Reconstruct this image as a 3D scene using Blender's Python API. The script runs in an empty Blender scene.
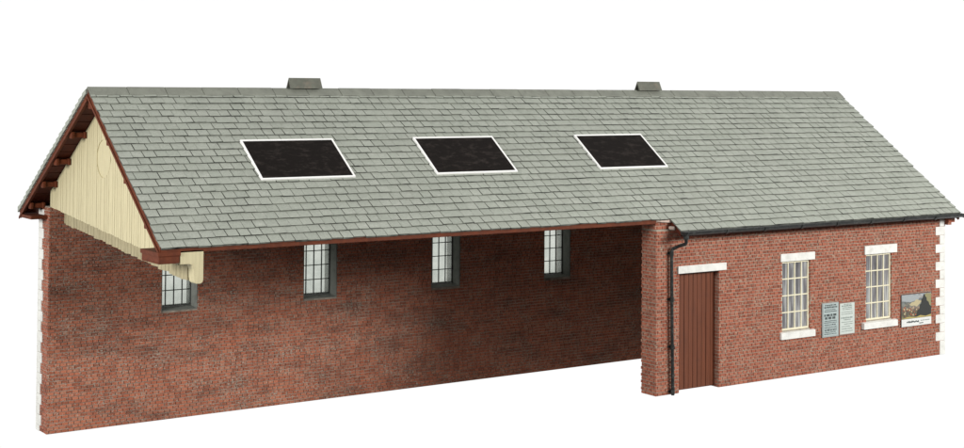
import bpy, math, random
from mathutils import Vector, Matrix

random.seed(7)
S = bpy.context.scene
COL = S.collection

# ------------------------------------------------------------------ materials
def newmat(name):
    m = bpy.data.materials.new(name); m.use_nodes = True
    nt = m.node_tree; nt.nodes.clear()
    out = nt.nodes.new('ShaderNodeOutputMaterial'); b = nt.nodes.new('ShaderNodeBsdfPrincipled')
    nt.links.new(b.outputs[0], out.inputs[0])
    return m, nt, b, out

def mixc(nt, fac, a, b, mode='MIX'):
    n = nt.nodes.new('ShaderNodeMix'); n.data_type = 'RGBA'; n.blend_type = mode; n.clamp_factor = True
    for sock, val in ((n.inputs[0], fac), (n.inputs[6], a), (n.inputs[7], b)):
        if isinstance(val, bpy.types.NodeSocket): nt.links.new(val, sock)
        elif isinstance(val, (tuple, list)): sock.default_value = (*val, 1)
        else: sock.default_value = val
    return n.outputs[2]

def noise(nt, scale, detail=3, rough=.55, stretch=(1, 1, 1), vec=None):
    tc = nt.nodes.new('ShaderNodeTexCoord'); mp = nt.nodes.new('ShaderNodeMapping')
    mp.inputs['Scale'].default_value = stretch
    nt.links.new(tc.outputs['Object'], mp.inputs[0])
    n = nt.nodes.new('ShaderNodeTexNoise'); n.inputs['Scale'].default_value = scale
    n.inputs['Detail'].default_value = detail; n.inputs['Roughness'].default_value = rough
    nt.links.new(mp.outputs[0], n.inputs[0])
    return n.outputs[0]

def ramp(nt, src, stops):
    r = nt.nodes.new('ShaderNodeValToRGB'); e = r.color_ramp.elements
    e[0].position = stops[0][0]; e[1].position = stops[-1][0]
    def c(v): return (v, v, v, 1) if isinstance(v, (int, float)) else (*v, 1)
    e[0].color = c(stops[0][1]); e[1].color = c(stops[-1][1])
    for p, v in stops[1:-1]:
        k = e.new(p); k.color = c(v)
    nt.links.new(src, r.inputs[0]); return r.outputs[0]

def island(nt):
    g = nt.nodes.new('ShaderNodeNewGeometry'); return g.outputs['Random Per Island']

def bump(nt, b, src, strength, dist):
    n = nt.nodes.new('ShaderNodeBump'); n.inputs['Strength'].default_value = strength
    n.inputs['Distance'].default_value = dist
    nt.links.new(src, n.inputs['Height']); nt.links.new(n.outputs[0], b.inputs['Normal'])

def paint(name, col, rough=.6, var=.12, scale=6, stretch=(1, 1, 1), dirt=None, dirt_amt=.5, bmp=.15, dirt_scale=9):
    m, nt, b, o = newmat(name)
    n1 = noise(nt, scale, 4, .6, stretch)
    lo = tuple(c*(1-var*2) for c in col); hi = tuple(min(.95, c*(1+var)) for c in col)
    c = ramp(nt, n1, [(.3, lo), (.7, hi)])
    if dirt:
        n2 = noise(nt, dirt_scale, 5, .7)
        c = mixc(nt, ramp(nt, n2, [(.52, 0.), (.75, dirt_amt)]), c, dirt)
    nt.links.new(c, b.inputs['Base Color']); b.inputs['Roughness'].default_value = rough
    b.inputs['Specular IOR Level'].default_value = .3
    bump(nt, b, noise(nt, 60, 3), bmp, .01)
    return m

def brick_mat(name, stops, speck, speck_pos, soot, soot_stops, soot_stretch, pale=None):
    m, nt, b, o = newmat(name)
    c = ramp(nt, island(nt), stops)
    # large tonal drift of the washes
    c = mixc(nt, ramp(nt, noise(nt, 1.3, 4, .6), [(.38, 0.), (.66, .35)]), c, tuple(x*.70 for x in stops[len(stops)//2][1]))
    # soot and weathering, streaked along the courses
    c = mixc(nt, ramp(nt, noise(nt, 1.0, 6, .68, soot_stretch), soot_stops), c, soot)
    # left-over mortar wash caught on the brick faces
    patch = ramp(nt, noise(nt, 2.2, 5, .7, (1, 1, 1.8)), [(.42, -.0), (.62, .07)])
    ad = nt.nodes.new('ShaderNodeMath'); nt.links.new(noise(nt, 24, 3, .7, (1, 1, 1.8)), ad.inputs[0]); nt.links.new(patch, ad.inputs[1])
    sp = ramp(nt, ad.outputs[0], [(speck_pos, 0.), (speck_pos+.10, .85)])
    c = mixc(nt, sp, c, speck)
    dk = ramp(nt, noise(nt, 17, 4, .75, (1, 1, 2.2)), [(.60, 0.), (.72, .75)])
    c = mixc(nt, dk, c, tuple(x*.22 for x in stops[0][1]))
    nt.links.new(c, b.inputs['Base Color']); b.inputs['Roughness'].default_value = .85
    b.inputs['Specular IOR Level'].default_value = .2
    bump(nt, b, noise(nt, 45, 4, .7), .5, .012)
    return m

BR = [(0., (.23, .075, .046)), (.25, (.31, .097, .058)), (.5, (.355, .110, .066)), (.8, (.40, .138, .084)), (1., (.33, .145, .100))]
M_brick = brick_mat('weathered_red_brick', BR, (.37, .33, .25), .588, (.14, .085, .065), [(.56, 0.), (.76, .35)], (1, 1, 3.5))
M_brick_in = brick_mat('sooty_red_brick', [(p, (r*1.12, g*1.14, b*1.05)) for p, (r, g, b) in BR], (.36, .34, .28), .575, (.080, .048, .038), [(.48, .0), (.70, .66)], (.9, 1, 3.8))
M_mortar = paint('mortar', (.40, .36, .29), .95, .25, 9, dirt=(.07, .05, .04), dirt_amt=.7)
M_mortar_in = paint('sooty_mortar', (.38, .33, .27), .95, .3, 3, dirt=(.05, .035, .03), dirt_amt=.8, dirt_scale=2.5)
M_white = paint('white_painted_stone', (.74, .74, .70), .7, .06, 5, dirt=(.46, .45, .40), dirt_amt=.55)
M_cream = paint('cream_boards', (.58, .52, .325), .65, .06, 5, (6, 6, .6), dirt=(.50, .42, .25), dirt_amt=.4)
M_cream_frame = paint('cream_window_paint', (.80, .75, .56), .5, .05, 8)
M_brown = paint('red_brown_paint', (.120, .026, .007), .75, .15, 7, dirt=(.22, .07, .03), dirt_amt=.25, dirt_scale=14)
M_dark = paint('dark_brown_boarding', (.078, .012, .003), .75, .2, 5)
M_door = paint('brown_door_paint', (.150, .043, .017), .6, .12, 4, (10, 1, .5), dirt=(.09, .03, .018), dirt_amt=.5)
M_black = paint('black_cast_iron', (.018, .020, .019), .42, .3, 8, dirt=(.30, .31, .28), dirt_amt=.30, dirt_scale=22)
M_reveal = paint('grey_rendered_reveal', (.20, .21, .19), .85, .15, 9, dirt=(.09, .09, .08), dirt_amt=.5)
M_bar = paint('dark_grey_glazing_bar', (.085, .092, .086), .6, .15, 9)
M_lead = paint('lead_grey', (.205, .215, .180), .65, .10, 4, dirt=(.13, .13, .11), dirt_amt=.6)
M_vent = paint('vent_grey', (.125, .13, .105), .7, .12, 6, dirt=(.34, .24, .18), dirt_amt=.3)
M_hole = paint('vent_inside_black', (.012, .011, .010), .9, .1)

def slate_mat():
    m, nt, b, o = newmat('roof_slate')
    c = ramp(nt, island(nt), [(0., (.325, .350, .300)), (.35, (.342, .366, .315)), (.7, (.356, .380, .328)), (1., (.380, .402, .350))])
    c = mixc(nt, ramp(nt, noise(nt, .8, 5, .6), [(.40, 0.), (.70, .45)]), c, (.29, .305, .265))
    c = mixc(nt, ramp(nt, noise(nt, 9, 5, .75, (.6, 1, 1)), [(.56, 0.), (.70, .5)]), c, (.50, .51, .46))
    c = mixc(nt, ramp(nt, noise(nt, 16, 4, .7), [(.62, 0.), (.72, .45)]), c, (.17, .19, .16))
    c = mixc(nt, ramp(nt, noise(nt, 38, 3, .8), [(.40, .38), (.56, 0.)]), c, (.19, .20, .175))
    c = mixc(nt, ramp(nt, noise(nt, 2.0, 6, .75, (.7, 1, 1)), [(.55, 0.), (.72, .35)]), c, (.20, .21, .18))
    nt.links.new(c, b.inputs['Base Color']); b.inputs['Roughness'].default_value = .72
    b.inputs['Specular IOR Level'].default_value = .3
    bump(nt, b, noise(nt, 30, 4, .7), .35, .01)
    return m
M_slate = slate_mat()
M_edge = paint('grimy_slate_edge', (.150, .157, .135), .9, .6, 4)
M_under = paint('slate_bedding', (.060, .066, .055), .95, .1)

def skylight_glass():
    m, nt, b, o = newmat('blackened_glass')
    n = noise(nt, 5, 6, .75, (1, 2, 2))
    c = ramp(nt, n, [(.50, (.007, .005, .004)), (.78, (.040, .032, .028))])
    nt.links.new(c, b.inputs['Base Color'])
    b.inputs['Roughness'].default_value = .7; b.inputs['Specular IOR Level'].default_value = .08
    return m
M_sky = skylight_glass()

def frosted():
    m, nt, b, o = newmat('whitened_glazing')
    t = nt.nodes.new('ShaderNodeBsdfTranslucent'); tr = nt.nodes.new('ShaderNodeBsdfTransparent')
    n = noise(nt, 4, 4, .6)
    tc = ramp(nt, n, [(.3, (.72, .745, .71)), (.7, (.84, .855, .82))])
    nt.links.new(tc, tr.inputs[0]); nt.links.new(tc, t.inputs[0])
    mx = nt.nodes.new('ShaderNodeMixShader'); mx.inputs[0].default_value = .22
    nt.links.new(tr.outputs[0], mx.inputs[1]); nt.links.new(t.outputs[0], mx.inputs[2])
    nt.links.new(mx.outputs[0], o.inputs[0]); return m
M_frost = frosted()

def pane_glass():
    # styrene glazing of the office windows, reflections painted into the colour as upright streaks
    m, nt, b, o = newmat('streaky_window_glass')
    n = noise(nt, 3.2, 4, .6, (3.2, 1, .22))
    c = ramp(nt, n, [(.38, (.085, .085, .09)), (.5, (.19, .185, .195)), (.64, (.46, .47, .46))])
    nt.links.new(c, b.inputs['Base Color']); b.inputs['Roughness'].default_value = .12
    b.inputs['Specular IOR Level'].default_value = .6
    return m
M_glass = pane_glass()

def flat(name, col, rough=.6):
    m, nt, b, o = newmat(name)
    c = ramp(nt, noise(nt, 40, 3), [(.35, tuple(x*.88 for x in col)), (.65, col)])
    nt.links.new(c, b.inputs['Base Color']); b.inputs['Roughness'].default_value = rough
    b.inputs['Specular IOR Level'].default_value = .3
    return m

# ------------------------------------------------------------------ mesh builder
class MB:
    def __init__(s): s.v = []; s.f = []; s.m = []; s.mats = []
    def mi(s, mat):
        if mat not in s.mats: s.mats.append(mat)
        return s.mats.index(mat)
    def poly(s, pts, mat):
        b = len(s.v); s.v += [tuple(p) for p in pts]; s.f.append(tuple(range(b, b+len(pts)))); s.m.append(s.mi(mat))
    def hexa(s, p, mat, skip=()):
        # p: 8 points, bottom ring 0-3 then top ring 4-7
        b = len(s.v); s.v += [tuple(q) for q in p]; k = s.mi(mat)
        for i, f in enumerate(((0, 3, 2, 1), (4, 5, 6, 7), (0, 1, 5, 4), (1, 2, 6, 5), (2, 3, 7, 6), (3, 0, 4, 7))):
            if i in skip: continue
            s.f.append(tuple(b+j for j in f)); s.m.append(k)
    def box(s, x0, x1, y0, y1, z0, z1, mat):
        s.hexa([(x0, y0, z0), (x1, y0, z0), (x1, y1, z0), (x0, y1, z0), (x0, y0, z1), (x1, y0, z1), (x1, y1, z1), (x0, y1, z1)], mat)
    def prism(s, pts, d, mat):
        # closed outline pts (3D, planar) pushed along vector d
        n = len(pts); b = len(s.v); d = Vector(d)
        s.v += [tuple(p) for p in pts] + [tuple(Vector(p)+d) for p in pts]; k = s.mi(mat)
        s.f.append(tuple(b+i for i in range(n))[::-1]); s.m.append(k)
        s.f.append(tuple(b+n+i for i in range(n))); s.m.append(k)
        for i in range(n):
            j = (i+1) % n; s.f.append((b+i, b+j, b+n+j, b+n+i)); s.m.append(k)
    def tube(s, path, r, mat, seg=12, arc=(0, 2*math.pi), caps=True):
        path = [Vector(p) for p in path]; rings = []; k = s.mi(mat)
        for i, p in enumerate(path):
            t = (path[min(i+1, len(path)-1)] - path[max(i-1, 0)]).normalized()
            a = Vector((0, 1, 0)) if abs(t.y) < .9 else Vector((0, 0, 1))
            u = t.cross(a).normalized(); w = u.cross(t).normalized()
            b = len(s.v)
            for q in range(seg):
                an = 2*math.pi*q/seg; s.v.append(tuple(p + (u*math.cos(an)+w*math.sin(an))*r))
            rings.append(b)
        for a, b in zip(rings, rings[1:]):
            for q in range(seg):
                q2 = (q+1) % seg; s.f.append((a+q, a+q2, b+q2, b+q)); s.m.append(k)
        if caps:
            s.f.append(tuple(rings[0]+q for q in range(seg))); s.m.append(k)
            s.f.append(tuple(rings[-1]+q for q in range(seg))[::-1]); s.m.append(k)
    def build(s, name, parent=None, bevel=0, recalc=True, smooth=False):
        me = bpy.data.meshes.new(name); me.from_pydata(s.v, [], s.f); me.update()
        for m in s.mats: me.materials.append(m)
        me.polygons.foreach_set('material_index', s.m)
        if recalc:
            import bmesh
            bm = bmesh.new(); bm.from_mesh(me); bmesh.ops.recalc_face_normals(bm, faces=bm.faces); bm.to_mesh(me); bm.free()
        if smooth: me.polygons.foreach_set('use_smooth', [True]*len(me.polygons))
        o = bpy.data.objects.new(name, me); COL.objects.link(o)
        if parent: o.parent = parent
        if bevel:
            b = o.modifiers.new('bevel', 'BEVEL'); b.width = bevel; b.segments = 2; b.limit_method = 'ANGLE'
        return o

def panel(mb, cuts_u, cuts_w, holes, t0, t1, to3, mat):
    """solid slab with rectangular holes; only boundary faces are made. to3(u, t, w) -> point"""
    us = sorted(set(cuts_u)); ws = sorted(set(cuts_w))
    def solid(i, j):
        if i < 0 or j < 0 or i >= len(us)-1 or j >= len(ws)-1: return False
        cu = (us[i]+us[i+1])/2; cw = (ws[j]+ws[j+1])/2
        return not any(a < cu < b and c < cw < d for a, b, c, d in holes)
    for i in range(len(us)-1):
        for j in range(len(ws)-1):
            if not solid(i, j): continue
            a, b, c, d = us[i], us[i+1], ws[j], ws[j+1]
            mb.poly([to3(a, t0, c), to3(b, t0, c), to3(b, t0, d), to3(a, t0, d)], mat)
            mb.poly([to3(a, t1, c), to3(a, t1, d), to3(b, t1, d), to3(b, t1, c)], mat)
            if not solid(i-1, j): mb.poly([to3(a, t0, c), to3(a, t0, d), to3(a, t1, d), to3(a, t1, c)], mat)
            if not solid(i+1, j): mb.poly([to3(b, t0, c), to3(b, t1, c), to3(b, t1, d), to3(b, t0, d)], mat)
            if not solid(i, j-1): mb.poly([to3(a, t0, c), to3(a, t1, c), to3(b, t1, c), to3(b, t0, c)], mat)
            if not solid(i, j+1): mb.poly([to3(a, t0, d), to3(b, t0, d), to3(b, t1, d), to3(a, t1, d)], mat)

def bricks(mb, u0, u1, z0, z1, holes, to3, mat, course=.058, header=.098, stretch=.114, gap=.012, proud=.011, top=None, seed=0, jit=.0025):
    """courses of individual bricks. to3(u, out, z) -> point, out = distance in front of the mortar face"""
    rnd = random.Random(seed); n = max(1, round((z1-z0)/course)); h = (z1-z0)/n
    for k in range(n):
        a, b = z0+k*h+gap/2, z0+(k+1)*h-gap/2
        u = u0 - (.0 if k % 2 else .058); i = k
        while u < u1-.01:
            w = (stretch if (i % 2) else header) + rnd.uniform(-.004, .004); i += 1
            e = u+w-gap; s = max(u, u0-(proud if k % 2 == 0 else .005)); e = min(e, u1+(proud if k % 2 else .005)); u += w
            if e-s < .02: continue
            segs = [(s, e)]
            for (ha, hb, hc, hd) in holes:
                if b <= hc+.008 or a >= hd-.008: continue
                ns = []
                for (p, q) in segs:
                    if q <= ha or p >= hb: ns.append((p, q)); continue
                    if p < ha: ns.append((p, ha))
                    if q > hb: ns.append((hb, q))
                segs = ns
            for (p, q) in segs:
                if q-p < .015: continue
                if top and (top(p) < b or top(q) < b): continue
                o = proud + rnd.uniform(-jit, jit); ja = rnd.uniform(-.002, .002)
                P = [to3(p, -.004, a), to3(q, -.004, a), to3(q, o, a+ja), to3(p, o, a+ja), to3(p, -.004, b), to3(q, -.004, b), to3(q, o, b+ja), to3(p, o, b+ja)]
                mb.hexa(P, mat, skip=(2,))

# ------------------------------------------------------------------ measured plan (metres)
X0 = -8.61; XE = 7.522; YB = 5.341; YBO = 5.819; ZB = -.593; YR = 2.88; ZR = 5.137
XL = -8.892; XR = 7.70; YL = 6.037; YG = -.263
SF = .7435; SB = .641
zf = lambda y: ZR-.02-SF*(YR-y)        # front slope, top of bedding
zk = lambda y: ZR-.02-SB*(y-YR)        # back slope
zroof = lambda y: zf(y) if y < YR else zk(y)

shed = bpy.data.objects.new('goods_shed', None); COL.objects.link(shed); shed.location = (0, 0, 0)
shed['label'] = 'long red brick railway goods shed with grey slate roof and open loading bay'
shed['category'] = 'building'

# ---------------- office front wall (its left end is the pier beside the open bay)
door = (.515, 1.447, 0., 2.03)
win = [(2.998, 3.727, .84, 2.083), (5.240, 5.968, .84, 2.086)]
holes = [door]+win
us = [0, XE]; ws = [0, 2.80]
for h_ in holes: us += [h_[0], h_[1]]; ws += [h_[2], h_[3]]
mb = MB(); fr = lambda u, t, w: (u, t, w)
panel(mb, us, ws, holes, 0., .36, fr, M_mortar)
front_xyz = lambda u, o, z: (u, -o, z)
bricks(mb, 0., XE-.002, 0., 2.78, holes, front_xyz, M_brick, seed=1)
left_xyz = lambda u, o, z: (-o, u, z)
bricks(mb, 0., .36, 0., 2.78, [], left_xyz, M_brick, seed=2)
# brick reveals of the door and windows (right-hand jambs face the camera)
for (a, b, c, d) in holes:
    bricks(mb, .012, .11 if c == 0 else .06, c, d, [], (lambda bb: (lambda u, o, z: (bb-o*.6, u, z)))(b), M_brick, seed=3)
# pier head rising to the slates above the open-bay eave, with a rough pale cap
mb.box(.0, .34, .035, .36, 2.80, 2.93, M_mortar)
bricks(mb, 0., .34, 2.80, 2.93, [], lambda u, o, z: (u, .035-o, z), M_brick, seed=5, course=.07)
bricks(mb, .04, .36, 2.80, 2.93, [], lambda u, o, z: (-o, u, z), M_brick, seed=6, course=.07)
fw = mb.build('wall', shed); fw['label'] = 'short office front wall with door and two tall windows'

M_cap = paint('pale_pink_mortar_cap', (.52, .42, .36), .9, .12, 12, dirt=(.36, .17, .12), dirt_amt=.7)
mb = MB(); rr = random.Random(4)
ring0 = [(.0, .02), (.13, -.005), (.30, -.02), (.345, -.02), (.345, .2), (.0, .2)]
mb.prism([(x, y, zf(y)-.055) for x, y in ring0], (0, 0, .045), M_cap)
mb.prism([(.25, -.02, 2.80), (.33, -.02, 2.80), (.33, -.12, 2.795), (.29, -.12, 2.795)], (0, 0, .06), M_cap)
mb.build('wall_cap', shed, bevel=.02)

# ---------------- quoins on the office corner
for k in range(8):
    z = .275+.345*k
    q = MB(); q.box(7.259, XE+.024, -.020, .24, z+.003, min(z+.169, 2.76), M_white)
    q.build('quoin', fw, bevel=.006)
for k in range(9):
    z0 = .445+.345*(k-1) if k else 0.
    z1 = .275+.345*k
    if z0 > 2.7: continue
    q = MB(); q.box(7.385, XE+.0235, -.0195, .36, z0+.003, min(z1-.001, 2.76), M_white)
    q.build('quoin', fw, bevel=.006)

# ---------------- long back wall with four arched-over windows
bw = [(-6.632, -5.956, 1.275, 2.42), (-3.870, -3.165, 1.275, 2.42), (-1.078, -.400, 1.285, 2.42), (1.664, 2.352, 1.29, 2.42)]
mb = MB(); us = [X0, XE]; ws = [ZB, 3.16]
for h_ in bw: us += [h_[0], h_[1]]; ws += [h_[2], h_[3]]
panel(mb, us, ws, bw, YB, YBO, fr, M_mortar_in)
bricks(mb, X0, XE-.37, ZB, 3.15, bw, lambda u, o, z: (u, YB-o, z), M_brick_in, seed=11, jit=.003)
bricks(mb, YB, YBO, ZB, 3.15, [], lambda u, o, z: (X0-o, u, z), M_brick, seed=12)
# plain top of the wall under the roof slope
mb.hexa([(X0+.12, YB, 3.16), (XE, YB, 3.16), (XE, YBO, 3.16), (X0+.12, YBO, 3.16), (X0+.12, YB, 3.42), (XE, YB, 3.42), (XE, YBO, zk(YBO)-.12), (X0+.12, YBO, zk(YBO)-.12)], M_mortar_in)
bwall = mb.build('wall', shed); bwall['label'] = 'long sooty back wall of the open bay with four windows'
for k in range(11):
    z = ZB+.10+.345*k
    if z < 3.0:
        q = MB(); q.box(X0-.024, X0+.25, YBO-.24, YBO+.014, z+.002, min(z+.17, 3.1), M_white); q.build('quoin', bwall, bevel=.006)
    z0 = ZB+.272+.345*(k-1); z1 = ZB+.10+.345*k
    if z0 < 3.0:
        q = MB(); q.box(X0-.0235, X0+.12, YBO-.17, YBO+.013, max(ZB, z0)+.002, min(z1, 3.1), M_white); q.build('quoin', bwall, bevel=.006)

def frame_window(parent, a, b, c, d, y, cols, rows, bar, edge, depth, mf, mg, gname='pane'):
    m = MB()
    m.box(a, a+edge, y, y+depth, c, d, mf); m.box(b-edge, b, y, y+depth, c, d, mf)
    m.box(a+edge, b-edge, y, y+depth, c, c+edge, mf); m.box(a+edge, b-edge, y, y+depth, d-edge, d, mf)
    for i in range(1, cols):
        x = a+edge/2+(b-a-edge)*i/cols; m.box(x-bar/2, x+bar/2, y+.003, y+depth-.003, c+edge, d-edge, mf)
    for j in range(1, rows):
        z = c+edge/2+(d-c-edge)*j/rows; m.box(a+edge, b-edge, y+.006, y+depth-.006, z-bar/2, z+bar/2, mf)
    w = m.build('window', parent)
    g = MB(); g.box(a+.01, b-.01, y+depth*.55, y+depth*.55+.006, c+.01, d-.01, mg); g.build(gname, w)
    return w

for i, (a, b, c, d) in enumerate(bw):
    # rendered reveal lining the opening
    L = MB(); t = .018; y0, y1 = YB-.002, YBO-.05
    L.box(a, a+t, y0, y1, c, d, M_reveal); L.box(b-t, b, y0, y1, c, d, M_reveal)
    L.box(a+t, b-t, y0, y1, d-t, d, M_reveal)
    L.hexa([(a+t, y0, c), (b-t, y0, c), (b-t, y1, c), (a+t, y1, c), (a+t, y0, c+.012), (b-t, y0, c+.012), (b-t, y1, c+.05), (a+t, y1, c+.05)], M_reveal)
    w_ = frame_window(shed, a+.019, b-.019, c+.045, d-.019, YB+.24, 4, 4, .014, .018, .03, M_bar, M_frost)
    L.build('window_reveal', w_, bevel=.004)

# ---------------- right gable wall
mb = MB()
gp = [(XE-.36, .36, 0), (XE-.36, YB, 0), (XE-.36, YB, zk(YB)-.12), (XE-.36, YR, ZR-.15), (XE-.36, .36, zf(.36)-.12)]
mb.prism(gp, (.36, 0, 0), M_mortar)
mb.prism([(XE-.30, .0, 2.80), (XE-.30, .36, 2.80), (XE-.30, .36, zf(.36)-.12), (XE-.30, .0, zf(.0)-.10)], (.30, 0, 0), M_mortar)
bricks(mb, .02, YB, 0, 5.0, [], lambda u, o, z: (XE+o, u, z), M_brick, seed=21, top=lambda u: zroof(u)-.13)
# little corbel under the verge
mb.box(XE+.002, XE+.19, -.12, .10, 2.60, 2.70, M_brick); mb.box(XE+.002, XE+.11, -.10, .10, 2.55, 2.60, M_brick)
gw = mb.build('wall', shed); gw['label'] = 'plain brick end wall beyond the office'

# ---------------- roof: bedding slab + real slates
mb = MB()
T = .11
def slab(x0, x1, ya, yb_, zt, mat_top, mat_bot):
    A = [(x0, ya, zt(ya)), (x1, ya, zt(ya)), (x1, yb_, zt(yb_)), (x0, yb_, zt(yb_))]
    B = [(p[0], p[1], p[2]-T) for p in A]
    mb.poly(A, mat_top); mb.poly(B[::-1], mat_bot)
    for i in range(4):
        j = (i+1) % 4; mb.poly([A[i], B[i], B[j], A[j]], mat_bot)
slab(XL+.03, XR-.02, .045, YR, zf, M_under, M_dark)
slab(XL+.03, XR-.02, YR+.0005, YL-.03, zk, M_under, M_dark)
slab(.34, XR-.02, YG+.03, .044, zf, M_under, M_dark)
# close-boarded soffit joints under the verge
for ya, yb_, zt in ((.10, YR-.03, zf), (YR+.03, YL-.06, zk)):
    n = 16
    for i in range(n):
        a = ya+(yb_-ya)*i/n; b = ya+(yb_-ya)*(i+.9)/n
        P = [(XL+.06, a, zt(a)-T-.012), (X0-.002, a, zt(a)-T-.012), (X0-.002, b, zt(b)-T-.012), (XL+.06, b, zt(b)-T-.012)]
        mb.hexa(P+[(p[0], p[1], p[2]+.013) for p in P], M_dark)
roof = mb.build('roof', shed); roof['label'] = 'long pitched roof of weathered grey slates'

sk = [(-6.875, -5.265), (-3.755, -2.155), (-.375, 1.185)]; SKY0, SKY1 = 1.058, 1.818
def slates(mb, x0, x1, s_edge, sgn, length, zt, rows, rnd, partial=None):
    """sgn=+1: front slope climbing to +y from y=s_edge ; -1: back slope"""
    run = length/rows; cs = math.cos(math.atan(SF if sgn > 0 else SB)); sn = math.sin(math.atan(SF if sgn > 0 else SB))
    for r in range(rows):
        s0 = r*run + rnd.uniform(-.003, .003); s1 = (r+1)*run+.02
        if r == rows-1: s1 = length
        x = x0 - rnd.uniform(0, .12) if r % 2 else x0
        x = x0 - (.1 if r % 2 else 0)
        while x < x1:
            w = .190+rnd.uniform(-.018, .018)
            if rnd.random() < .025: w *= 1.9
            a = max(x, x0+(rnd.uniform(-.008, .008))); b = min(x+w-rnd.choice((.004, .009, .013)), x1+rnd.uniform(-.006, .006)); x += w
            if b-a < .03: continue
            y_lo = s_edge+sgn*s0*cs
            if partial and y_lo < partial[1] and a < partial[0]:
                if b <= partial[0]+.05: continue
                a = partial[0]
            lift = .030+rnd.uniform(-.004, .004); l2 = lift+rnd.uniform(-.004, .004); dl = rnd.uniform(-.006, .006)
            hi = .008
            def P(xx, s, up):
                y = s_edge+sgn*(s*cs) - sgn*up*sn
                return (xx, y, zt(s_edge+sgn*s*cs)+up*cs)
            s_a = s0+dl; s_b = s0+dl+rnd.uniform(-.003, .003)
            pts = [P(a, s_a, 0), P(b, s_b, 0), P(b, s1, 0), P(a, s1, 0), P(a, s_a, lift), P(b, s_b, l2), P(b, s1, hi), P(a, s1, hi)]
            mb.hexa(pts, M_slate, skip=(0, 2, 3, 5, 4)); mb.hexa(pts, M_edge, skip=(0, 1, 4))
rnd = random.Random(9)
mb = MB()
LF = (YR-YG)/math.cos(math.atan(SF)); LK = (YL-YR)/math.cos(math.atan(SB))
LM = (YR+.012)/math.cos(math.atan(SF))
slates(mb, .30, XR, YG, 1, LF-LM+.03, zf, 2, rnd)
slates(mb, XL, XR, -.012, 1, LM-.05, zf, 22, rnd)
slates(mb, XL, XR, YL, -1, LK-.05, zk, 22, rnd)
sl = mb.build('slates', roof, recalc=True)
sl['label'] = 'courses of uneven pale grey slates'

# ridge capping in short lengths
mb = MB(); x = XL-.005; rnd = random.Random(3)
while x < XR:
    w = min(.62, XR+.005-x); e = x+w-.006; up = rnd.uniform(-.003, .003)
    c = [(0, ZR+.028+up), (-.145, ZR-.145*SF+.024+up), (-.145, ZR-.145*SF+.002), (0, ZR-.004), (.145, ZR-.145*SB+.002), (.145, ZR-.145*SB+.024+up)]
    mb.prism([(x, YR+a, b) for a, b in c], (e-x, 0, 0), M_lead)
    mb.prism([(x, YR-.152, ZR-.152*SF+.012), (x, YR-.120, ZR-.12*SF+.012), (x, YR-.120, ZR-.12*SF-.002), (x, YR-.152, ZR-.152*SF-.002)], (e-x, 0, 0), M_edge); x += w
mb.build('ridge_capping', roof, bevel=.006)

# ridge ventilators: little open-ended gabled hoods astride the ridge
for (a, b, g) in ((-5.49, -4.90, .0), (2.03, 2.60, .0)):
    m = MB(); zt = 5.328; zb = 5.165; w = .075
    outer = [(-w, zb), (0, zt), (w, zb)]
    m.prism([(a, YR-w-.01, zb-.01), (a, YR, zt), (a, YR, zt-.035), (a, YR-w+.02, zb-.01)], (b-a, 0, 0), M_vent)
    m.prism([(a, YR+w+.01, zb-.01), (a, YR+w-.02, zb-.01), (a, YR, zt-.036), (a, YR, zt)], (b-a, 0, 0), M_vent)
    m.poly([(a+.06, YR-w+.02, zb-.01), (a+.06, YR, zt-.036), (a+.06, YR+w-.02, zb-.01)], M_hole)
    m.poly([(b-.06, YR-w+.02, zb-.01), (b-.06, YR, zt-.036), (b-.06, YR+w-.02, zb-.01)], M_hole)
    m.build('ridge_vent', shed, recalc=False)

# skylights
ca, sa = math.cos(math.atan(SF)), math.sin(math.atan(SF))
def rp(x, y, up): return (x, y-up*sa, zf(y)+up*ca)
M_skf = paint('white_skylight_frame', (.86, .86, .84), .5, .02)
for (a, b) in sk:
    m = MB(); e = .025
    def bar(x0, x1, y0, y1, u0=.0, u1=.048):
        m.hexa([rp(x0, y0, u0), rp(x1, y0, u0), rp(x1, y1, u0), rp(x0, y1, u0), rp(x0, y0, u1), rp(x1, y0, u1), rp(x1, y1, u1), rp(x0, y1, u1)], M_skf)
    bar(a, b, SKY0, SKY0+e); bar(a, b, SKY1-e, SKY1); bar(a, a+e*1.15, SKY0+e, SKY1-e); bar(b-e*1.15, b, SKY0+e, SKY1-e)
    s = m.build('skylight', shed)
    g = MB(); x0, x1, y0, y1 = a+e, b-e, SKY0+e*.9, SKY1-e*.9
    g.hexa([rp(x0, y0, .0), rp(x1, y0, .0), rp(x1, y1, .0), rp(x0, y1, .0), rp(x0, y0, .040), rp(x1, y0, .040), rp(x1, y1, .040), rp(x0, y1, .040)], M_sky)
    g.build('pane', s)

# ---------------- verge: barge boards, purlin ends, boxed eaves, fascia
def barge(x, y0, y1, zt, dz, th, mat, cut=.004):
    m = MB()
    P = [(x, y0, zt(y0)-dz), (x+th, y0, zt(y0)-dz), (x+th, y1, zt(y1)-dz), (x, y1, zt(y1)-dz)]
    Q = [(p[0], p[1], zt(p[1])-cut) for p in P]
    m.hexa(P+Q, mat)
    # raised lower bead
    P = [(x-.018, y0, zt(y0)-dz-.012), (x+.0, y0, zt(y0)-dz-.012), (x+.0, y1, zt(y1)-dz-.012), (x-.018, y1, zt(y1)-dz-.012)]
    Q = [(p[0], p[1], p[2]+.045) for p in P]
    m.hexa(P+Q, mat)
    return m
barge(XL, .02, YR-.001, zf, .105, .035, M_brown).build('barge_board', shed, bevel=.004)
barge(XL, YR+.001, YL-.01, zk, .165, .035, M_brown, .05).build('barge_board', shed, bevel=.004)
barge(XR-.035, YG+.02, YR-.001, zf, .13, .03, M_brown).build('barge_board', shed)
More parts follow.
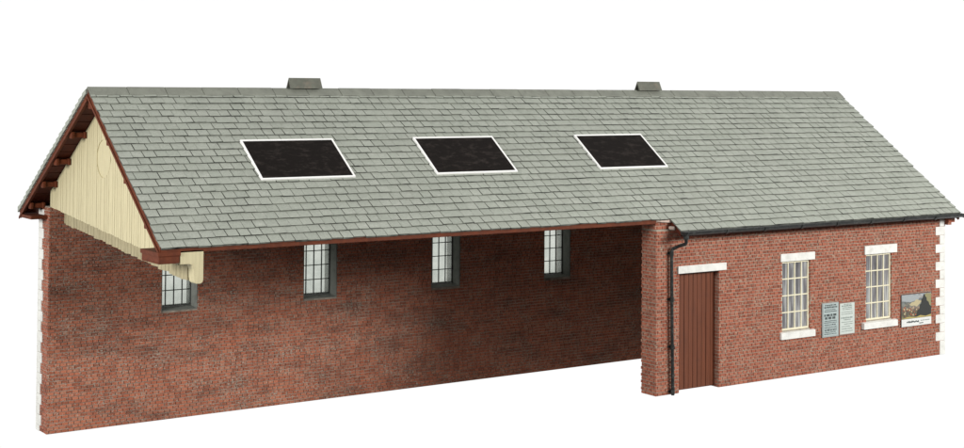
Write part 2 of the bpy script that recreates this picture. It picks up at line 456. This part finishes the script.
barge(XR-.035, YR+.001, YL-.01, zk, .13, .03, M_brown).build('barge_board', shed)

# undercloak of slate ends showing along the rear verge
m = MB(); rnd = random.Random(17); nn = 22; yy = (YL-YR)/nn
for i in range(nn):
    a = YR+i*yy; b = a+yy-.004; o = rnd.uniform(.026, .034); t0 = rnd.uniform(.004, .009)
    P = [(XL-o, a, zk(a)-.062), (XL+.05, a, zk(a)-.062), (XL+.05, b+.02, zk(b)-.062), (XL-o, b+.02, zk(b)-.062)]
    Q = [(XL-o, a, zk(a)+t0), (XL+.05, a, zk(a)+t0), (XL+.05, b+.02, zk(b)+t0+.022), (XL-o, b+.02, zk(b)+t0+.022)]
    m.hexa(P+Q, M_slate)
m.build('verge_slates', roof)

def purlin(y, zc):
    m = MB(); h = .04
    m.box(XL+.03, X0+.02, y-h, y+h, zc-h, zc+h, M_brown)
    m.box(XL+.032, XL+.085, y-h*1.6, y+h*1.6, zc-h*1.35, zc+h*1.35, M_brown)
    m.box(X0-.05, X0-.001, y-h*1.5, y+h*1.5, zc-h*1.3, zc+h*1.3, M_brown)
    m.build('purlin', shed, bevel=.012)
for y in (3.70, 4.40, 5.02, 5.62): purlin(y, zk(y)-.19)
for y in (2.10, 1.40, .62): purlin(y, zf(y)-.19)
purlin(YR, ZR-.26)

m = MB(); m.box(XL-.006, X0-.001, 5.42, YL-.06, 2.955, zk(YL-.03)-.10, M_brown); m.build('boxed_eave', shed, bevel=.008)
m = MB()
m.box(XL-.02, X0-.004, .0, .62, 2.765, 2.905, M_brown)
m.box(XL-.035, X0+.012, -.012, .64, 2.865, 2.925, M_brown)
m.box(XL-.028, X0-.03, -.008, .60, 2.765, 2.785, M_brown)
m.build('boxed_eave', shed, bevel=.012)

# fascia along the open bay
m = MB()
m.box(XL+.01, .0, .004, .044, 2.905, 2.992, M_brown)
m.box(XL-.01, .0, -.012, .003, 2.965, 2.996, M_brown)
m.build('fascia', shed, bevel=.004)

# cream gable of vertical boards with a round recess
def zbot(y): return 3.17-(5.39-y)*.083
CY, CZ, CR = 2.93, 4.06, .29
M_cream_shaded = paint('shaded_cream_boards', (.40, .35, .215), .8, .12, 6, (6, 6, .6), dirt=(.24, .20, .11), dirt_amt=.6)  # darker cream: shade on the inner valance is painted into the board colour
def planks(mb, x, th, y0, y1, w, top, bot, circ, rnd, jag, mc=None):
    mc = mc or M_cream
    y = y0
    while y < y1-.01:
        e = min(y+w, y1); c = (y+e)/2
        a, b = y+.004, e-.004; zb = bot(c)+rnd.uniform(-jag, jag); o = x+rnd.uniform(0, .004)
        def pr(lo, hi):
            m_ = [(o, a, lo[0]), (o+th, a, lo[0]), (o+th, b, lo[1]), (o, b, lo[1]), (o, a, hi[0]), (o+th, a, hi[0]), (o+th, b, hi[1]), (o, b, hi[1])]
            mb.hexa(m_, mc)
        tp = (top(a), top(b)) if top else None
        if a < YR < b: tp = (min(tp), min(tp))
        if circ and abs(c-CY) < CR:
            def ch(yy): return math.sqrt(max(0, CR*CR-(yy-CY)**2))
            pr((zb, zb), (CZ-ch(a), CZ-ch(b))); pr((CZ+ch(a), CZ+ch(b)), tp)
        elif tp[0] > zb+.02: pr((zb, zb), tp)
        y = e
rnd = random.Random(5)
mb = MB()
planks(mb, X0, .05, .06, YB, .085, lambda y: zroof(y)-T-.016, zbot, True, rnd, .006)
# the roundel: sunk disc and lining ring
n = 40
ring = [(CY+CR*1.0*math.cos(2*math.pi*i/n), CZ+CR*math.sin(2*math.pi*i/n)) for i in range(n)]
for i in range(n):
    (a, b), (c, d) = ring[i], ring[(i+1) % n]
    mb.poly([(X0+.001, a, b), (X0+.001, c, d), (X0+.055, c, d), (X0+.055, a, b)], M_cream)
mb.poly([(X0+.012, a, b) for a, b in ring], M_cream)
gb = mb.build('gable_boarding', shed, recalc=False); gb['label'] = 'cream vertical boarding with a sunk roundel'
mb = MB()
def hemb(y): return 2.472+(y-.1)*.0815
planks(mb, X0+.20, .05, .20, YB-.13, .13, lambda y: min(zroof(y)-T-.016, 3.6), hemb, False, rnd, .014, M_cream_shaded)
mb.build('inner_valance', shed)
mb = MB()
out = [(-8.605, 2.935), (-8.258, 2.935), (-8.258, 2.52), (-8.268, 2.485), (-8.295, 2.466), (-8.36, 2.466), (-8.385, 2.49), (-8.397, 2.56), (-8.400, 2.66), (-8.425, 2.725), (-8.46, 2.742), (-8.605, 2.745)]
mb.prism([(x, .004, z) for x, z in out], (0, .19, 0), M_cream)
mb.build('eave_bracket', shed, bevel=.008)

# ---------------- office joinery
def lintel(par, x0, x1, z0, z1, out):
    m = MB(); m.box(x0, x1, -out, .09, z0, z1, M_white); m.build('lintel', par, bevel=.007)
def sill(par, x0, x1, z0, z1, out):
    m = MB(); m.hexa([(x0, -out, z0), (x1, -out, z0), (x1, .10, z0), (x0, .10, z0), (x0, -out, z1-.03), (x1, -out, z1-.03), (x1, .10, z1+.005), (x0, .10, z1+.005)], M_white)
    m.build('sill', par, bevel=.007)
for (a, b, c, d), li, si in zip(win, ((2.950, 3.835, 2.085, 2.228, .032), (5.185, 6.100, 2.088, 2.252, .036)), ((2.945, 3.825, .688, .836, .055), (5.120, 6.075, .690, .836, .075))):
    w_ = frame_window(shed, a+.003, b-.003, c+.002, d-.002, .022, 4, 4, .020, .030, .04, M_cream_frame, M_glass)
    w_['label'] = 'tall cream sixteen-pane office window with white lintel and sill'
    lintel(w_, *li); sill(w_, *si)
# door of upright boards
m = MB(); n = 9; a0, b0 = door[0]+.01, door[1]-.004; rnd = random.Random(8)
for i in range(n):
    p = a0+(b0-a0)*i/n; q = a0+(b0-a0)*(i+1)/n; o = rnd.uniform(0, .004)
    m.box(p+.005, q-.005, .10+o, .145, .035, 2.028, M_door)
m.box(a0, b0, .116, .17, .02, 2.029, M_door)
dr = m.build('door', shed); lintel(dr, .470, 1.605, 2.033, 2.163, .035); dr['label'] = 'brown vertically boarded door'

# ---------------- gutter and downpipe
m = MB(); seg = 10; gy, gz, gr = YG-.062, 2.782, .070
def gut(x0, x1):
    o = [(gy+gr*math.cos(math.pi+math.pi*i/seg), gz+gr*math.sin(math.pi+math.pi*i/seg)) for i in range(seg+1)]
    inn = [(gy+(gr-.012)*math.cos(math.pi+math.pi*i/seg), gz+(gr-.012)*math.sin(math.pi+math.pi*i/seg)) for i in range(seg+1)]
    m.prism([(x0, y, z) for y, z in o+inn[::-1]], (x1-x0, 0, 0), M_black)
gut(.31, XR+.012)
for k in range(9):
    x = .34+k*.922
    o = [(gy+(gr+.012)*math.cos(math.pi+math.pi*i/seg), gz+(gr+.012)*math.sin(math.pi+math.pi*i/seg)) for i in range(seg+1)]
    inn = [(gy+(gr-.0)*math.cos(math.pi+math.pi*i/seg), gz+(gr-.0)*math.sin(math.pi+math.pi*i/seg)) for i in range(seg+1)]
    m.prism([(x, y, z) for y, z in o+inn[::-1]], (.05, 0, 0), M_black)
for x in (.311, XR+.006):
    m.prism([(x, gy+gr*math.cos(math.pi+math.pi*i/seg), gz+gr*math.sin(math.pi+math.pi*i/seg)) for i in range(seg+1)], (.006, 0, 0), M_black)
gt = m.build('gutter', shed)
m = MB()
path = [(.375, gy, 2.74), (.38, gy, 2.66), (.40, gy+.02, 2.60), (.42, gy+.05, 2.57), (.37, -.14, 2.52), (.305, -.075, 2.475), (.285, -.068, 2.43), (.285, -.068, 2.2), (.30, -.068, 1.2), (.322, -.068, .0)]
m.tube(path, .029, M_black, seg=14)
for z in (2.40, 1.62, .82, .06):
    x = .285+(.322-.285)*max(0, (2.2-z))/2.2
    m.tube([(x, -.068, z-.04), (x, -.068, z+.035)], .037, M_black, seg=14)
    m.box(x-.056, x+.056, -.03, -.008, z-.02, z+.02, M_black)
m.tube([(.38, gy, 2.655), (.38, gy, 2.715)], .048, M_black, seg=14)
m.build('downpipe', shed, smooth=False)

# ------------------------------------------------------------------ signs on the office wall (things of their own)
def tag(o, label, cat, group=None):
    o['label'] = label; o['category'] = cat
    if group: o['group'] = group
def root(name, loc):
    o = bpy.data.objects.new(name, None); COL.objects.link(o); o.location = loc; return o
M_paperblue = flat('blue_grey_notice_paper', (.40, .47, .46)); M_paper = flat('pale_notice_paper', (.55, .60, .56))
M_ink = flat('notice_ink', (.075, .09, .09)); M_ink2 = flat('faded_notice_ink', (.26, .30, .28)); M_bframe = flat('notice_board_frame', (.25, .13, .10))
M_bedge = flat('grey_board_edge', (.34, .38, .37))

def notice(x0, x1, z0, z1, paper, ink, label, lines, seed, edge):
    r = root('notice_board', (x0, -.012, z0)); tag(r, label, 'notice board', 'notice boards between the office windows')
    W, H = x1-x0, z1-z0; rnd = random.Random(seed)
    m = MB(); m.box(0, W, -.022, 0, 0, H, edge); m.build('backing_board', r, bevel=.004)
    m = MB(); m.box(.022, W-.018, -.026, -.0225, .025, H-.02, paper)
    for (zc, h, x_a, x_b, wl) in lines:
        x = x_a*W
        while x < x_b*W:
            w = rnd.uniform(.5, 1.4)*wl
            e = min(x+w, x_b*W)
            if e-x > .005: m.box(x, e, -.0295, -.0268, zc*H-h/2, zc*H+h/2+rnd.uniform(-.003, .003), ink)
            x += w+wl*.35
    m.build('notice_paper', r)
ln1 = [(.93, .020, .14, .84, .04), (.87, .028, .10, .88, .05), (.80, .014, .16, .80, .03), (.745, .014, .12, .86, .03), (.64, .042, .10, .86, .07), (.555, .042, .14, .84, .08),
       (.47, .012, .10, .86, .03), (.42, .012, .10, .86, .03), (.36, .016, .12, .80, .04), (.30, .012, .1, .86, .03), (.25, .012, .1, .86, .03), (.20, .022, .12, .84, .05), (.14, .012, .1, .8, .03), (.09, .012, .1, .86, .03)]
ln2 = [(.93, .012, .3, .75, .03), (.885, .022, .15, .80, .05), (.83, .012, .2, .8, .02), (.78, .010, .2, .8, .02), (.70, .010, .14, .84, .02), (.64, .010, .14, .84, .02), (.53, .026, .12, .84, .05), (.47, .016, .3, .7, .04),
       (.40, .010, .14, .84, .02), (.34, .010, .3, .84, .02), (.27, .010, .14, .7, .02), (.20, .012, .14, .84, .02), (.13, .010, .14, .84, .02)]
notice(4.025, 4.462, .632, 1.262, M_paperblue, M_ink, 'darker blue-grey notice board with bold black print, directly right of the first office window', ln1, 1, M_bedge)
notice(4.470, 4.906, .626, 1.244, M_paper, M_ink2, 'paler notice board with faint faded print, adjoining the bold printed one on its right', ln2, 2, M_bframe)

# landscape poster: printed picture above a white caption strip
p = root('poster', (6.22, -.012, .632)); tag(p, 'colour poster with dark crag picture and white caption strip beside the right corner quoins', 'poster')
W, H = .887, .628
m = MB(); m.box(0, W, -.018, 0, 0, H, flat('poster_board', (.10, .09, .08))); m.build('backing_board', p, bevel=.003)
def poster_mat():
    mt, nt, b, o = newmat('poster_picture_print')
    n1 = noise(nt, 7, 5, .7, (1, 1, 1.8)); n2 = noise(nt, 16, 4, .7)
    tc = nt.nodes.new('ShaderNodeTexCoord'); sp = nt.nodes.new('ShaderNodeSeparateXYZ'); nt.links.new(tc.outputs['Object'], sp.inputs[0])
    mr = nt.nodes.new('ShaderNodeMapRange'); mr.inputs[1].default_value = .15; mr.inputs[2].default_value = .62
    nt.links.new(sp.outputs[2], mr.inputs[0])
    base = ramp(nt, mr.outputs[0], [(0., (.30, .25, .08)), (.18, (.10, .09, .05)), (.35, (.16, .10, .07)), (.6, (.20, .22, .20)), (.78, (.12, .14, .15)), (.9, (.38, .42, .45)), (1., (.30, .33, .35))])
    c = mixc(nt, ramp(nt, n1, [(.45, 0.), (.6, .85)]), base, (.06, .065, .055))
    c = mixc(nt, ramp(nt, n2, [(.55, 0.), (.66, .75)]), c, (.50, .36, .22))
    nt.links.new(c, b.inputs['Base Color']); b.inputs['Roughness'].default_value = .5
    return mt
m = MB(); m.box(.012, W-.01, -.0215, -.0185, .155, H-.012, poster_mat()); 
def blob(pts, mat, y):
    m.prism([(x*W, y, z) for x, z in pts], (0, -.0012, 0), mat)
blob([(.02, .50), (.3, .47), (.55, .50), (.66, .585), (.45, .60), (.02, .605)], flat('poster_cloud', (.33, .36, .37)), -.0217)
blob([(.26, .42), (.34, .39), (.42, .40), (.50, .37), (.60, .42), (.67, .47), (.58, .49), (.50, .515), (.42, .47), (.34, .465)], flat('poster_sunlit_cloud', (.46, .40, .24)), -.0218)
blob([(.36, .165), (.43, .20), (.50, .21), (.53, .29), (.60, .33), (.61, .40), (.66, .43), (.67, .50), (.71, .53), (.73, .595), (.77, .60), (.79, .55), (.83, .53), (.84, .47), (.90, .44), (.93, .38), (.985, .35), (.985, .165)], flat('poster_crag', (.035, .038, .034)), -.0246)
blob([(.74, .575), (.80, .606), (.985, .606), (.985, .30), (.80, .30)], flat('poster_hillside', (.27, .25, .13)), -.0232)
blob([(.05, .16), (.2, .19), (.5, .175), (.62, .20), (.8, .175), (.98, .20), (.98, .157), (.05, .157)], flat('poster_meadow', (.42, .34, .12)), -.0260)
rr = random.Random(12)
MR = flat('poster_rust', (.34, .11, .06)); MY = flat('poster_straw', (.58, .50, .30))
for k in range(26):
    x = rr.uniform(.06, .5); z = rr.uniform(.21, .37); s = rr.uniform(.010, .026)
    blob([(x-s, z-s*.6), (x+s, z-s*.5), (x+s*.6, z+s), (x-s*.7, z+s*.7)], MR if k % 2 else MY, -.0262-.0002*k)
m.build('picture', p)
m = MB(); m.box(.006, W-.006, -.0225, -.0185, .008, .150, flat('poster_caption_paper', (.72, .73, .70))); rr = random.Random(2); x = .15
while x < .50:
    w = rr.uniform(.015, .04); m.box(x, x+w, -.0245, -.0228, .072+rr.uniform(-.006, .006), .104+rr.uniform(-.008, .012), M_ink); x += w+.006
x = .56
while x < .80:
    w = rr.uniform(.02, .04); m.box(x, x+w, -.0245, -.0228, .088, .106, M_ink2); x += w+.012
m.box(.52, .64, -.0245, -.0228, .040, .056, M_ink)
m.build('caption_strip', p)

# ------------------------------------------------------------------ seamless white backdrop (backlit, behind and below)
mt, nt, b, o = newmat('backlit_white_backdrop')
e = nt.nodes.new('ShaderNodeEmission'); e.inputs[0].default_value = (1, 1, 1, 1); e.inputs[1].default_value = 1.02
nt.links.new(e.outputs[0], o.inputs[0])
try: mt.cycles.emission_sampling = 'NONE'
except Exception: pass
mb = MB(); R = 70; n1, n2 = 48, 32
def sp(i, j):
    az = math.radians(BA0+(BA1-BA0)*i/n1); el = math.radians(-89+178*j/n2)
    return (R*math.cos(el)*math.cos(az), R*math.cos(el)*math.sin(az)-6, R*math.sin(el))
BA0, BA1 = -25, 155
for i in range(n1):
    for j in range(n2):
        mb.poly([sp(i, j), sp(i+1, j), sp(i+1, j+1), sp(i, j+1)], mt)
bd = mb.build('backdrop', None, recalc=False); bd['kind'] = 'structure'

# ------------------------------------------------------------------ light
w = bpy.data.worlds.new('World'); S.world = w; w.use_nodes = True
bg = w.node_tree.nodes['Background']; bg.inputs[0].default_value = (1, .99, .97, 1); bg.inputs[1].default_value = .08
def area(name, loc, tgt, size, power, col=(1, 1, 1)):
    l = bpy.data.lights.new(name, 'AREA'); l.shape = 'RECTANGLE'; l.size, l.size_y = size; l.energy = power; l.color = col
    o = bpy.data.objects.new(name, l); COL.objects.link(o); o.location = loc
    o.rotation_euler = (Vector(tgt)-Vector(loc)).to_track_quat('-Z', 'Y').to_euler()
    return o
area('softbox', (11.5, -26, 12), (-2, 1, 1.5), (16, 6), 11300, (1, .985, .96))
area('side_softbox', (-29, -5, 8), (-6, 2, 1.8), (6, 6), 5300, (1, .985, .96))

# ------------------------------------------------------------------ camera
th, pi_, ro = .9646, -.0262, -.0074
Rv = Vector((math.sin(th), -math.cos(th), 0)); D = Vector((math.cos(th), math.sin(th), 0)); Z = Vector((0, 0, 1))
F = D*math.cos(pi_)-Z*math.sin(pi_); U = Z*math.cos(pi_)+D*math.sin(pi_)
A = Rv*math.cos(ro)-U*math.sin(ro); B = U*math.cos(ro)+Rv*math.sin(ro)
cd = bpy.data.cameras.new('camera'); cam = bpy.data.objects.new('camera', cd); COL.objects.link(cam)
cam.matrix_world = Matrix(((A.x, B.x, -F.x, -16.9249), (A.y, B.y, -F.y, -19.1839), (A.z, B.z, -F.z, 5.2), (0, 0, 0, 1)))
cd.sensor_width = 36; cd.lens = 1497.5164/964*36
cd.shift_x = (482-481.686)/964; cd.shift_y = (47.7618-224)/964; cd.clip_end = 500; cd.clip_start = .1
S.camera = cam
S.render.engine = 'CYCLES'
S.view_settings.view_transform = 'Standard'; S.view_settings.look = 'None'; S.view_settings.gamma = 1; S.view_settings.exposure = 0
